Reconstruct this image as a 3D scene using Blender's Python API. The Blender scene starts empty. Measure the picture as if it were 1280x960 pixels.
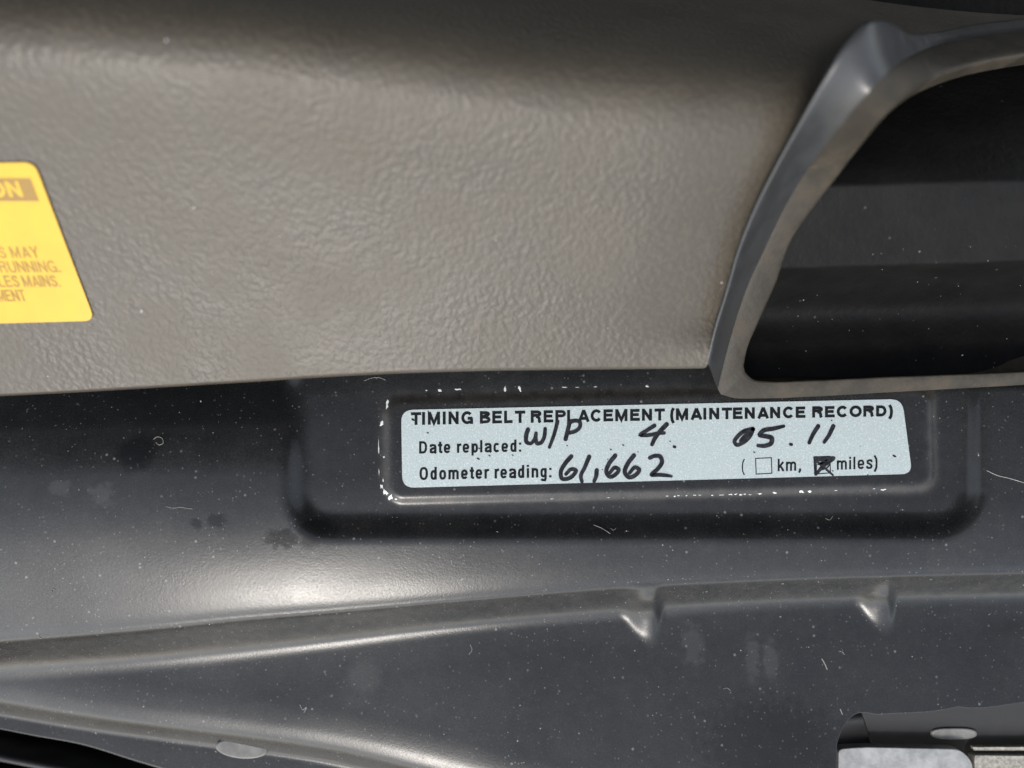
import bpy, math, random
import numpy as np
R = math.radians
rng = np.random.default_rng(7)
random.seed(7)
sc = bpy.context.scene
COL = sc.collection

# ------------------------------------------------------------------ camera
PITCH, DIST, FPX = R(8.0), 0.146, 924.0
cam = bpy.data.cameras.new('camera')
cam_o = bpy.data.objects.new('camera', cam)
COL.objects.link(cam_o)
cam.sensor_width, cam.lens = 36.0, 26.0
cam.clip_start, cam.clip_end = 0.002, 100.0
CAM = np.array([0.0, -DIST * math.sin(PITCH), DIST * math.cos(PITCH)])
cam_o.location = CAM
cam_o.rotation_euler = (PITCH, 0, 0)
cam.dof.use_dof = True
cam.dof.focus_distance = DIST - 0.0005
cam.dof.aperture_fstop = 26.0 / 3.3
sc.camera = cam_o

# ------------------------------------------------------------------ sky, sun, exposure
SUN_EL, SUN_AZ = R(40), R(199)          # azimuth clockwise from +Y (the top of the picture)
world = bpy.data.worlds.new('World')
sc.world = world
world.use_nodes = True
wn, wl = world.node_tree.nodes, world.node_tree.links
wn.clear()
sky = wn.new('ShaderNodeTexSky')
sky.sky_type = 'NISHITA'
sky.sun_disc = False
sky.sun_elevation, sky.sun_rotation = SUN_EL, SUN_AZ
sky.air_density, sky.dust_density, sky.ozone_density = 1.0, 1.2, 1.0
bg = wn.new('ShaderNodeBackground')
bg.inputs['Strength'].default_value = 0.15
wo = wn.new('ShaderNodeOutputWorld')
haze_white = wn.new('ShaderNodeHueSaturation')      # a milky sky: less blue overhead, less yellow low down
haze_white.inputs['Saturation'].default_value = 0.4
wl.new(sky.outputs[0], haze_white.inputs['Color'])
wl.new(haze_white.outputs[0], bg.inputs[0])
wl.new(bg.outputs[0], wo.inputs[0])
sun = bpy.data.lights.new('sun', 'SUN')
sun.energy, sun.angle, sun.color = 0.9, R(15), (1.0, 0.94, 0.86)
sun_o = bpy.data.objects.new('sun', sun)
COL.objects.link(sun_o)
sun_o.rotation_euler = (math.pi / 2 - SUN_EL, 0, math.pi - SUN_AZ)
sc.view_settings.view_transform = 'Standard'
sc.view_settings.look = 'None'
sc.view_settings.exposure = 1.17
sc.view_settings.gamma = 1.0
sc.cycles.max_bounces, sc.cycles.diffuse_bounces, sc.cycles.glossy_bounces = 5, 3, 3
sc.cycles.use_adaptive_sampling = False
sc.cycles.caustics_reflective = sc.cycles.caustics_refractive = False

# ------------------------------------------------------------------ measuring helpers
MM = 0.001
PX = 0.158                               # millimetres covered by one photo pixel at the sheet


def at(u, v, z):
    """Point at height z (mm) on the line of sight through photo pixel (u, v)."""
    u, v, z = np.broadcast_arrays(np.asarray(u, float), np.asarray(v, float), np.asarray(z, float) * MM)
    dx, dy = (u - 640.0) / FPX, -(v - 480.0) / FPX
    c, s = math.cos(PITCH), math.sin(PITCH)
    wx, wy, wz = dx, dy * c + s, dy * s - c
    t = (z - CAM[2]) / wz
    return np.stack([CAM[0] + wx * t, CAM[1] + wy * t, z], -1)


def curve(xs, ys):
    xs, ys = np.asarray(xs, float), np.asarray(ys, float)
    m = np.gradient(ys, xs)

    def f(x):
        x = np.clip(np.asarray(x, float), xs[0], xs[-1])
        i = np.clip(np.searchsorted(xs, x) - 1, 0, len(xs) - 2)
        h = xs[i + 1] - xs[i]
        t = (x - xs[i]) / h
        return ((2 * t**3 - 3 * t**2 + 1) * ys[i] + (t**3 - 2 * t**2 + t) * h * m[i]
                + (-2 * t**3 + 3 * t**2) * ys[i + 1] + (t**3 - t**2) * h * m[i + 1])
    return f


def table(xs, ys, n=4000, soft=0):
    """Running integral of a piecewise slope, as a lookup."""
    x = np.linspace(xs[0], xs[-1], n)
    y = np.interp(x, xs, ys)
    if soft:
        k = np.hanning(soft * 2 + 1)
        y = np.convolve(np.pad(y, soft, mode='edge'), k / k.sum(), mode='valid')
    g = np.concatenate([[0], np.cumsum((y[1:] + y[:-1]) / 2 * np.diff(x))])
    return lambda q: np.interp(q, x, g)


def sstep(a, b, x):
    t = np.clip((x - a) / (b - a), 0, 1)
    return t * t * t * (t * (6 * t - 15) + 10)


def rbox(u, v, cx, cy, hw, hh, r, rot=0.0):
    c, s = math.cos(rot), math.sin(rot)
    x, y = (u - cx) * c + (v - cy) * s, -(u - cx) * s + (v - cy) * c
    qx, qy = np.abs(x) - (hw - r), np.abs(y) - (hh - r)
    return np.hypot(np.maximum(qx, 0), np.maximum(qy, 0)) + np.minimum(np.maximum(qx, qy), 0) - r


def resample(pts, n, smooth=True):
    p = np.asarray(pts, float)
    d = np.concatenate([[0], np.cumsum(np.hypot(*np.diff(p[:, :2], axis=0).T))])
    t = np.linspace(0, d[-1], n)
    if smooth:
        return np.stack([curve(d, p[:, k])(t) for k in range(p.shape[1])], -1)
    return np.stack([np.interp(t, d, p[:, k]) for k in range(p.shape[1])], -1)


# ------------------------------------------------------------------ mesh helpers
def empty(name, loc, label, cat, group=None):
    o = bpy.data.objects.new(name, None)
    COL.objects.link(o)
    o.location = loc
    o.empty_display_size = 0.01
    o['label'], o['category'] = label, cat
    if group:
        o['group'] = group
    return o


def mesh(name, verts, faces, mat, parent=None, smooth=True, label=None, kind=None):
    me = bpy.data.meshes.new(name)
    verts = np.asarray(verts, np.float32).reshape(-1, 3)
    if isinstance(faces, np.ndarray):
        n, k = faces.shape
        me.vertices.add(len(verts))
        me.vertices.foreach_set('co', verts.ravel())
        me.loops.add(n * k)
        me.loops.foreach_set('vertex_index', faces.astype(np.int32).ravel())
        me.polygons.add(n)
        me.polygons.foreach_set('loop_start', np.arange(0, n * k, k, dtype=np.int32))
        me.update(calc_edges=True)
    else:
        me.from_pydata([tuple(map(float, p)) for p in verts], [], faces)
    me.polygons.foreach_set('use_smooth', [smooth] * len(me.polygons))
    me.validate()
    me.materials.append(mat)
    o = bpy.data.objects.new(name, me)
    COL.objects.link(o)
    if parent is not None:
        o.parent = parent
        if parent.type == 'EMPTY':
            o.location = -parent.location
    if label:
        o['label'] = label
    if kind:
        o['kind'] = kind
    return o


def grid_faces(nr, nc, off=0):
    i = np.arange(nr * nc).reshape(nr, nc) + off
    return np.stack([i[:-1, :-1], i[1:, :-1], i[1:, 1:], i[:-1, 1:]], -1).reshape(-1, 4)


def solidify(o, t, off=-1):
    m = o.modifiers.new('thickness', 'SOLIDIFY')
    m.thickness, m.offset = t * MM, off
    return o


def bevel(o, w, seg=3):
    m = o.modifiers.new('rounding', 'BEVEL')
    m.width, m.segments, m.limit_method, m.angle_limit = w * MM, seg, 'ANGLE', R(35)
    return o


def slab(name, pts, thick, mat, parent=None, bev=0.4, **k):
    """Plate whose top face passes through photo points (u, v, z mm), thick mm deep."""
    p = np.array([at(*q) for q in pts])
    n = len(p)
    v = np.concatenate([p, p - np.array([0, 0, thick * MM])])
    f = [tuple(range(n))[::-1], tuple(range(n, 2 * n))]
    f += [(i, (i + 1) % n, n + (i + 1) % n, n + i) for i in range(n)]
    o = mesh(name, v, f, mat, parent, smooth=False, **k)
    # outward normals whatever the winding
    import bmesh
    bm = bmesh.new()
    bm.from_mesh(o.data)
    bmesh.ops.recalc_face_normals(bm, faces=bm.faces)
    bm.to_mesh(o.data)
    bm.free()
    if bev:
        bevel(o, bev)
        o.data.polygons.foreach_set('use_smooth', [True] * len(o.data.polygons))
        m = o.modifiers.new('wn', 'WEIGHTED_NORMAL')
    return o


def rounded(pts, r, seg=6):
    """Round the corners of a photo-pixel polygon."""
    p = [np.array(q, float) for q in pts]
    out = []
    for i, q in enumerate(p):
        a, b = p[i - 1] - q, p[(i + 1) % len(p)] - q
        a, b = a / np.linalg.norm(a), b / np.linalg.norm(b)
        ri = r[i] if isinstance(r, (list, tuple)) else r
        s, e = q + a * ri, q + b * ri
        for k in range(seg + 1):
            t = k / seg
            out.append((1 - t)**2 * s + 2 * t * (1 - t) * q + t * t * e)
    return out


def dense(pts, step=9.0):
    out = []
    for i, q in enumerate(pts):
        r = pts[(i + 1) % len(pts)]
        n = max(1, int(np.hypot(*(r - q)) / step))
        out += [q + (r - q) * k / n for k in range(n)]
    return out


# ------------------------------------------------------------------ materials
class NT:
    def __init__(self, name):
        self.m = bpy.data.materials.new(name)
        self.m.use_nodes = True
        self.t = self.m.node_tree
        self.b = self.t.nodes['Principled BSDF']
        self.co = self.t.nodes.new('ShaderNodeTexCoord').outputs['Object']

    def n(self, typ, **k):
        nd = self.t.nodes.new(typ)
        for a, val in k.items():
            setattr(nd, a, val)
        return nd

    def put(self, sock, val):
        if hasattr(val, 'is_linked') or hasattr(val, 'links'):
            self.t.links.new(val, sock)
        else:
            sock.default_value = val

    def scaled(self, sx=1, sy=1, sz=1, rot=(0, 0, 0), loc=(0, 0, 0)):
        mp = self.n('ShaderNodeMapping')
        mp.inputs['Scale'].default_value = (sx, sy, sz)
        mp.inputs['Rotation'].default_value = rot
        mp.inputs['Location'].default_value = loc
        self.t.links.new(self.co, mp.inputs['Vector'])
        return mp.outputs[0]

    def noise(self, scale, detail=3, rough=0.55, vec=None, dist=0.0):
        key = (scale, detail, rough, dist)
        if vec is None:
            if not hasattr(self, 'cache'):
                self.cache = {}
            if key not in self.cache:
                self.cache[key] = self._noise(scale, detail, rough, None, dist)
            return self.cache[key]
        return self._noise(scale, detail, rough, vec, dist)

    def _noise(self, scale, detail, rough, vec, dist):
        nd = self.n('ShaderNodeTexNoise')
        nd.inputs['Scale'].default_value = scale
        nd.inputs['Detail'].default_value = detail
        nd.inputs['Roughness'].default_value = rough
        nd.inputs['Distortion'].default_value = dist
        self.t.links.new(vec or self.co, nd.inputs['Vector'])
        return nd.outputs['Fac']

    def voro(self, scale, feature='F1', vec=None):
        nd = self.n('ShaderNodeTexVoronoi', feature=feature)
        nd.inputs['Scale'].default_value = scale
        self.t.links.new(vec or self.co, nd.inputs['Vector'])
        return nd

    def ramp(self, fac, a, b, lo=0.0, hi=1.0):
        nd = self.n('ShaderNodeMapRange', interpolation_type='SMOOTHSTEP')
        for k, val in zip(('From Min', 'From Max', 'To Min', 'To Max'), (a, b, lo, hi)):
            nd.inputs[k].default_value = val
        self.put(nd.inputs['Value'], fac)
        return nd.outputs['Result']

    def math(self, op, a, b=0.0, clamp=False):
        nd = self.n('ShaderNodeMath', operation=op, use_clamp=clamp)
        self.put(nd.inputs[0], a)
        self.put(nd.inputs[1], b)
        return nd.outputs[0]

    def mix(self, fac, a, b):
        nd = self.n('ShaderNodeMix', data_type='RGBA')
        self.put(nd.inputs['Factor'], fac)
        self.put(nd.inputs[6], a if not isinstance(a, tuple) else (*a, 1))
        self.put(nd.inputs[7], b if not isinstance(b, tuple) else (*b, 1))
        return nd.outputs[2]

    def spot(self, u, v, z, ru, rv, noise_amt=0.5, nscale=500):
        """A smudge: 1 inside an uneven blob round a place on the surface, 0 outside."""
        p = at(u, v, z)
        mp = self.n('ShaderNodeVectorMath', operation='SUBTRACT')
        self.t.links.new(self.co, mp.inputs[0])
        mp.inputs[1].default_value = p
        m2 = self.n('ShaderNodeVectorMath', operation='MULTIPLY')
        self.t.links.new(mp.outputs[0], m2.inputs[0])
        m2.inputs[1].default_value = (1 / (ru * PX * MM), 1 / (rv * PX * MM), 0)
        ln = self.n('ShaderNodeVectorMath', operation='LENGTH')
        self.t.links.new(m2.outputs[0], ln.inputs[0])
        d = self.math('ADD', ln.outputs['Value'], self.math('MULTIPLY', self.math('SUBTRACT', self.noise(nscale, 3), 0.5), noise_amt * 4))
        return self.ramp(d, 1.25, 0.5)

    def bump(self, h, dist, strength=1.0, prev=None):
        nd = self.n('ShaderNodeBump')
        nd.inputs['Distance'].default_value = dist
        nd.inputs['Strength'].default_value = strength
        self.put(nd.inputs['Height'], h)
        if prev is not None:
            self.t.links.new(prev, nd.inputs['Normal'])
        return nd.outputs[0]

    def set(self, **k):
        for a, val in k.items():
            s = self.b.inputs[a.replace('_', ' ')]
            if isinstance(val, tuple) and len(val) == 3:
                val = (*val, 1)
            self.put(s, val)
        return self.m


def paint_material():
    t = NT('dusty_black_paint')
    film = t.ramp(t.noise(45, 6, 0.6), 0.2, 0.85)
    fine = t.ramp(t.noise(2600, 2, 0.6), 0.25, 0.95)
    blot = t.ramp(t.noise(420, 4, 0.6), 0.25, 0.95)
    dust = t.math('ADD', t.math('MULTIPLY', film, 0.026), t.math('MULTIPLY', fine, 0.022))
    dust = t.math('ADD', dust, t.math('MULTIPLY', blot, 0.025))
    # settled grains
    g1 = t.voro(1500)
    rnd = t.n('ShaderNodeSeparateColor')
    t.t.links.new(g1.outputs['Color'], rnd.inputs[0])
    grain = t.math('MULTIPLY', t.ramp(g1.outputs['Distance'], 0.30, 0.12), t.ramp(rnd.outputs[0], 0.80, 0.98))
    g2 = t.voro(620)
    rn2 = t.n('ShaderNodeSeparateColor')
    t.t.links.new(g2.outputs['Color'], rn2.inputs[0])
    grain2 = t.math('MULTIPLY', t.ramp(g2.outputs['Distance'], 0.22, 0.08), t.ramp(rn2.outputs[0], 0.86, 1.0))
    grains = t.math('MAXIMUM', t.math('MULTIPLY', grain, 0.34), t.math('MULTIPLY', grain2, 0.45))
    # greasy finger marks, wiped spots and a painted shade strip
    duct_shade = t.math('MULTIPLY', t.spot(150, 505, -3, 330, 48, 0.10, 700), 0.6)      # painted shade under the duct: dust thinned to darken the strip
    grease = t.spot(176, 566, -2, 27, 25, 0.25, 700)
    grease = t.math('MAXIMUM', grease, t.spot(352, 672, -1, 24, 13, 0.5, 700))
    for a in ((272, 652, -1, 14, 10, 0.5, 700), (245, 655, -1, 8, 8, 0.5, 700), (384, 676, -1, 14, 9, 0.5, 700), (392, 660, -2, 30, 14, 0.4, 700)):
        grease = t.math('MAXIMUM', grease, t.math('MULTIPLY', t.spot(*a), 0.8))
    grease = t.math('MAXIMUM', grease, t.math('MULTIPLY', t.spot(972, 935, -9, 95, 62, 0.25, 700), 0.55))
    grease_marks = grease
    grease = t.math('MAXIMUM', grease, duct_shade)  # from here the grease mask also carries the painted shade strip
    chalk = t.spot(448, 853, -9, 24, 24, 0.12, 700)
    for a in ((870, 810, -9, 14, 28, 0.5, 700), (945, 825, -9, 10, 30, 0.45, 700), (968, 828, -9, 10, 26, 0.45, 700), (130, 618, -1, 16, 14, 0.6, 700), (80, 610, -1, 14, 10, 0.6, 700)):
        chalk = t.math('MAXIMUM', chalk, t.math('MULTIPLY', t.spot(*a), 0.8))
    dust = t.math('ADD', dust, t.math('MULTIPLY', chalk, 0.07))
    at_ = t.n('ShaderNodeAttribute', attribute_name='grime')
    gr = t.math('MULTIPLY', at_.outputs['Fac'], t.ramp(t.noise(420, 4, 0.6), 0.0, 0.9))
    dust = t.math('ADD', dust, t.math('MULTIPLY', gr, 0.15))
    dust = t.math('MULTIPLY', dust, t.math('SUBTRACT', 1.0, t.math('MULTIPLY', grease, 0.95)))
    dust = t.math('MAXIMUM', dust, grains, True)
    t.grease = grease_marks
    base = t.mix(dust, (0.008, 0.0088, 0.0096), t.mix(t.math('MULTIPLY', gr, 1.0, True), (0.32, 0.31, 0.29), (0.27, 0.22, 0.16)))
    rough = t.math('ADD', t.ramp(film, 0, 1, 0.24, 0.31), t.math('MULTIPLY', t.math('SUBTRACT', fine, 0.4), 0.10))
    rough = t.math('ADD', rough, t.math('MULTIPLY', grains, 0.4))
    orange = t.noise(700, 2, 0.5)
    nb = t.bump(orange, 0.00004, 0.25)
    nb = t.bump(t.math('ADD', t.noise(2400, 2), grains), 0.00004, 0.4, nb)
    return t.set(Base_Color=base, Roughness=rough, Normal=nb, Specular_IOR_Level=t.math('SUBTRACT', 0.44, t.math('MULTIPLY', t.grease, 0.20)))


def plastic_material():
    t = NT('grained_grey_plastic')
    warp = t.scaled(1, 0.9, 0.9, rot=(0, 0, R(24)))
    big = t.noise(1050, 1.2, 0.4, warp, 0.0)
    cell = t.voro(1050, 'F1', warp).outputs['Distance']
    h = t.math('ADD', t.math('MULTIPLY', big, 1.15), t.math('MULTIPLY', cell, 0.18))
    fine = t.noise(3200, 2, 0.5)
    nb = t.bump(t.math('MULTIPLY', h, t.ramp(t.noise(48, 3, 0.6), 0.3, 0.7, 0.55, 1.0)), 0.00026, 0.7)
    nb = t.bump(fine, 0.00004, 0.5, nb)
    dustn = t.ramp(t.noise(60, 4, 0.6), 0.3, 0.75)
    low = t.ramp(h, 0.7, 0.5)
    base = t.mix(dustn, (0.067, 0.058, 0.045), (0.081, 0.070, 0.054))
    base = t.mix(t.math('MULTIPLY', low, 0.12), base, (0.140, 0.118, 0.092))
    rough = t.ramp(dustn, 0, 1, 0.40, 0.50)
    return t.set(Base_Color=base, Roughness=rough, Normal=nb, Specular_IOR_Level=0.38)


def rim_material():
    t = NT('smooth_grey_plastic')
    d = t.ramp(t.noise(160, 5, 0.65), 0.35, 0.75)
    rust = t.math('MULTIPLY', t.ramp(t.noise(330, 4, 0.7), 0.62, 0.75), 0.5)
    base = t.mix(d, (0.028, 0.024, 0.018), (0.056, 0.046, 0.033))
    base = t.mix(rust, base, (0.10, 0.07, 0.04))
    nb = t.bump(t.noise(1100, 3, 0.6), 0.00016, 0.6)
    return t.set(Base_Color=base, Roughness=t.ramp(d, 0, 1, 0.5, 0.64), Normal=nb, Specular_IOR_Level=0.28)


def interior_material():
    t = NT('black_grained_plastic')
    w = t.scaled(1, 0.8, 0.8, rot=(0, 0, R(20)))
    nb = t.bump(t.noise(800, 2.5, 0.5, w, 0.5), 0.00022, 0.6)
    g = t.voro(520)
    c = t.n('ShaderNodeSeparateColor')
    t.t.links.new(g.outputs['Color'], c.inputs[0])
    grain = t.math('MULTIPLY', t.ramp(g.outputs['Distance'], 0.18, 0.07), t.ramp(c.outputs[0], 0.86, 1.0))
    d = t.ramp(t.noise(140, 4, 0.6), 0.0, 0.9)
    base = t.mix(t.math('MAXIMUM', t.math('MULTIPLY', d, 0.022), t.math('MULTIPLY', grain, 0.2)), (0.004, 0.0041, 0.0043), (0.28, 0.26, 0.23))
    return t.set(Base_Color=base, Roughness=0.5, Normal=nb, Specular_IOR_Level=0.12)


def foil_material():
    t = NT('pale_silver_foil_print')
    a = t.noise(3000, 2, 0.5)
    b = t.ramp(t.noise(4200, 1, 0.5), 0.56, 0.74)
    stain = t.ramp(t.noise(120, 4, 0.6), 0.45, 0.8)
    base = t.mix(t.ramp(a, 0.3, 0.7), (0.44, 0.51, 0.505), (0.53, 0.595, 0.58))
    base = t.mix(t.math('MULTIPLY', b, 0.75), base, (0.74, 0.79, 0.77))
    base = t.mix(t.math('MULTIPLY', stain, 0.16), base, (0.45, 0.46, 0.43))
    sp = t.voro(900)
    c = t.n('ShaderNodeSeparateColor')
    t.t.links.new(sp.outputs['Color'], c.inputs[0])
    dirt = t.math('MULTIPLY', t.ramp(sp.outputs['Distance'], 0.20, 0.10), t.ramp(c.outputs[0], 0.965, 0.985))
    base = t.mix(t.math('MULTIPLY', dirt, 0.85), base, (0.05, 0.06, 0.07))
    return t.set(Base_Color=base, Roughness=0.42, Metallic=0.25, Normal=t.bump(t.noise(2500, 2), 0.00003, 0.3))


def plain(name, col, rough=0.5, metal=0.0, var=0.25, scale=700, bump=0.00004, bscale=1800):
    t = NT(name)
    f = t.ramp(t.noise(scale, 4, 0.6), 0.3, 0.75)
    dark = tuple(x * (1 - var) for x in col)
    lite = tuple(min(1, x * (1 + var)) for x in col)
    return t.set(Base_Color=t.mix(f, dark, lite), Roughness=t.ramp(f, 0, 1, max(0.05, rough - 0.06), min(1, rough + 0.06)),
                 Metallic=metal, Normal=t.bump(t.noise(bscale, 3), bump, 0.5))


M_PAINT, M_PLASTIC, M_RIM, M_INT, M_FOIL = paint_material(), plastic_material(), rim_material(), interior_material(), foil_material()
M_FLANK = plain('smooth_cool_grey_plastic', (0.034, 0.035, 0.036), 0.36, 0, 0.12, 200, 0.00003, 1200)
M_PRINT = plain('black_print', (0.008, 0.009, 0.011), 0.6, 0, 0.3)
M_PRINT.node_tree.nodes['Principled BSDF'].inputs['Specular IOR Level'].default_value = 0.2
M_INK = plain('black_marker_ink', (0.015, 0.015, 0.019), 0.34, 0, 0.9, 1400)
M_YELLOW = plain('yellow_sticker', (0.56, 0.335, 0.002), 0.38, 0, 0.04, 200, 0.00002)
M_BROWN = plain('brown_print', (0.25, 0.14, 0.015), 0.5, 0, 0.1)
M_TEXT = plain('faded_brown_print', (0.27, 0.15, 0.006), 0.5, 0, 0.1)
M_ZINC = plain('zinc_plated_steel', (0.36, 0.36, 0.35), 0.5, 0.3, 0.22, 420, 0.00006, 1500)
M_ZINC2 = plain('dusty_zinc_steel', (0.36, 0.34, 0.29), 0.6, 0.3, 0.35, 1300, 0.00015, 1500)
M_DARK = plain('dark_dusty_steel', (0.009, 0.009, 0.010), 0.72, 0, 0.6, 300, 0.00008, 900)
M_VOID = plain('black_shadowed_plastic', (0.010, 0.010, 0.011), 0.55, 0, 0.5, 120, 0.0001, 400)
M_CHIP = plain('bare_white_primer', (0.66, 0.67, 0.65), 0.5, 0, 0.2)
M_DUST = plain('pale_dust', (0.36, 0.35, 0.32), 0.7, 0, 0.3, 300)
M_CLIP = plain('pale_grey_clip', (0.15, 0.15, 0.138), 0.5, 0, 0.25, 500)

# ------------------------------------------------------------------ pressed black sheet
CREST = curve([-320, -100, 0, 104, 208, 312, 400, 587, 775, 977, 1280, 1600], [822, 804, 796, 788, 779, 769, 762, 746, 731, 721, 713, 706])
FOOT = curve([-320, -100, 0, 104, 208, 312, 400, 550, 737, 869, 977, 1280, 1600], [858, 848, 842, 836, 827, 816, 806, 788, 771, 762, 756, 748, 742])
RIDGE = curve([-320, -100, 0, 104, 208, 312, 417, 520, 700, 1046, 1600], [836, 862, 878, 895, 909, 922, 938, 962, 1010, 1120, 1300])
STEP = table([-2.8, -1.8, -0.8, -0.25, 0.02, 0.2, 0.62, 0.82, 1.0, 1.25, 2.2], [0.0, 0.0, 0.0, 0.07, 0.30, 1.45, 1.45, 0.95, 0.40, 0.08, 0.0], soft=40)
STEP2 = table([-2.6, -1.2, -0.3, 0.1, 0.7, 0.9, 1.7], [0, 0.14, 0.42, 1.3, 1.3, -0.02, 0.0], soft=40)


PRE = table([0, 0.2, 0.45, 0.75, 1.0, 1.02], [0.0, 0.13, 0.30, 0.41, 0.46, 0.46])
PREG = curve([-320, 0, 300, 500, 800, 1100, 1600], [1.1, 1.0, 0.80, 0.72, 0.68, 0.66, 0.64])
PREW = curve([-320, 0, 200, 400, 700, 1000, 1600], [215, 205, 190, 165, 130, 100, 85])


def height(u, v):
    """Height in mm of the pressed sheet at a photo pixel."""
    u, v = np.asarray(u, float), np.asarray(v, float)
    C, F = CREST(u), FOOT(u)
    h = -STEP((v - C) / (F - C)) * (F - C) * PX
    pw = PREW(u)
    h = h - PRE(np.clip(1 + (v - C) / pw, 0, 1)) * pw * PX * PREG(u) - 0.34 * PX * 22 * sstep(0, 30, v - C) * 0.9
    w2 = 20 + 0.0 * u
    h = h - STEP2((v - RIDGE(u)) / w2) * w2 * PX
    # left of the pocket the sheet falls away under the plastic
    # pocket with the flat raised pad for the label in it
    d = rbox(u, v, 793, 420, 424, 239, 46)
    pocket = sstep(25, -25, d)
    h = h - np.clip((595 - v) / 100, 0, 2.2)**2 * 3.6 * (1 - pocket) * sstep(900, 700, u)
    h = h - 3.0 * pocket
    h = h - 6.0 * sstep(490, 440, v) * sstep(1150, 1225, u)
    d2 = rbox(u, v, 824, 555, 347, 69, 26, R(-1.35))
    h = h + 0.85 * sstep(2.5, -14, d2)
    # two triangular stiffening dimples on the step
    for (a, vt, vb, wl_, wr, k) in ((815, 752, 812, 46, 17, 3.3), (1108, 744, 797, 44, 14, 3.0)):
        fl = np.clip((vb - v) / (vb - vt), 0, 1)
        fall = np.where(fl < 0.4, fl * fl * 1.25, fl - 0.2) / 0.8 * sstep(vt - 26, vt + 8, v)
        narrow = 0.35 + 0.65 * sstep(vb + 6, vt, v)
        side = np.where(u < a, np.clip(1 - (a - u) / (wl_ * narrow), 0, 1), np.clip(1 - (u - a) / (wr * (0.6 + 0.4 * narrow)), 0, 1))
        h = h + k * fall * (np.where(side < 0.4, side * side * 1.25, np.where(side > 0.6, 0.6 - (1 - side)**2 * 1.25, side - 0.2)) / 0.6)
    # shallow weld mark and hand-pressed waviness
    rr = np.hypot(u - 448, v - 853)
    h = h + 0.10 * np.exp(-(rr / 26)**4)
    h = h + 0.35 * np.exp(-((u - 1268) / 30)**2) * sstep(765, 800, v)
    calm = 1 - pocket
    h = h + calm * (0.10 * np.sin(u / 190 + 1.2) * np.sin(v / 80 + 0.4) + 0.035 * np.sin(u / 61 + v / 47) + 0.03 * np.sin(u / 97 - v / 33 + 2))
    return h


EDGE = curve([-320, -100, 0, 40, 104, 172, 240, 340, 520, 1100], [850, 890, 911, 919, 931, 952, 972, 996, 1030, 1100])
CUT = curve([1046, 1052, 1058, 1064, 1100, 1180, 1190, 1197, 1205, 1215, 1280, 1600], [930, 912, 902, 896, 893, 887, 885, 883.5, 884.5, 885, 878, 858])

support = empty('radiator_support', (0, 0, -0.012), 'dusty black pressed steel car panel with a pocket round the white record label', 'car panel')


NFIX, NMID, NLOW = 300, 45, 24


def sheet_patch(u_vals, bottom, mid, top=300.0, split=835.0):
    sp = np.minimum(split, mid - 12)[None, :]
    a = np.linspace(0, 1, NFIX)[:, None]
    b = np.linspace(0, 1, NMID + 1)[1:, None]
    c = np.linspace(0, 1, NLOW + 1)[1:, None]
    rows = [top + (sp - top) * a, sp + (mid[None, :] - sp) * b]
    if bottom is not None:
        rows.append(mid[None, :] + (bottom[None, :] - mid[None, :]) * c)
    vv = np.concatenate(rows)
    uu = np.broadcast_to(u_vals[None, :], vv.shape)
    return at(uu, vv, height(uu, vv))


ua = np.arange(-300, 1046.01, 2.0)
ub = np.arange(1046, 1581, 2.0)
blend = sstep(700, 1046, ua)
mid_a = (835 + (EDGE(ua) - 835) * 0.5) * (1 - blend) + float(CUT(1046)) * blend
ga, gb = sheet_patch(ua, EDGE(ua), mid_a), sheet_patch(ub, None, CUT(ub))
na = ga.shape[0] * ga.shape[1]
ib = np.arange(gb.shape[0] * gb.shape[1]).reshape(gb.shape[:2]) + na
ib[:, 0] = (np.arange(gb.shape[0]) + 1) * ga.shape[1] - 1        # shared column
V = np.concatenate([ga.reshape(-1, 3), gb.reshape(-1, 3)])
Fb = np.stack([ib[:-1, :-1], ib[1:, :-1], ib[1:, 1:], ib[:-1, 1:]], -1).reshape(-1, 4)
keep = np.ones(len(V), bool)
keep[na + np.arange(gb.shape[0]) * gb.shape[1]] = False
remap = np.cumsum(keep) - 1
Fq = remap[np.concatenate([grid_faces(ga.shape[0], ga.shape[1]), Fb])]
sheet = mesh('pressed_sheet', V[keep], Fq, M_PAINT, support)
# grime lodged round the pad border and along the step
_c, _s = math.cos(PITCH), math.sin(PITCH)
_r = V[keep] - CAM
_dz = _r[:, 1] * -_s + _r[:, 2] * _c
PU, PV = 640 + FPX * _r[:, 0] / -_dz, 480 + FPX * (_r[:, 1] * _c + _r[:, 2] * _s) / _dz
_d = rbox(PU, PV, 824, 555, 347, 69, 26, R(-1.35))
_w = (PV - CREST(PU)) / (FOOT(PU) - CREST(PU))
grime = np.exp(-((_d + 5) / 7.0)**2) + 0.4 * sstep(0.0, 0.3, _w) * sstep(1.1, 0.6, _w)
ga_ = sheet.data.attributes.new('grime', 'FLOAT', 'POINT')
ga_.data.foreach_set('value', grime.astype(np.float32))
solidify(sheet, 0.9)

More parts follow.
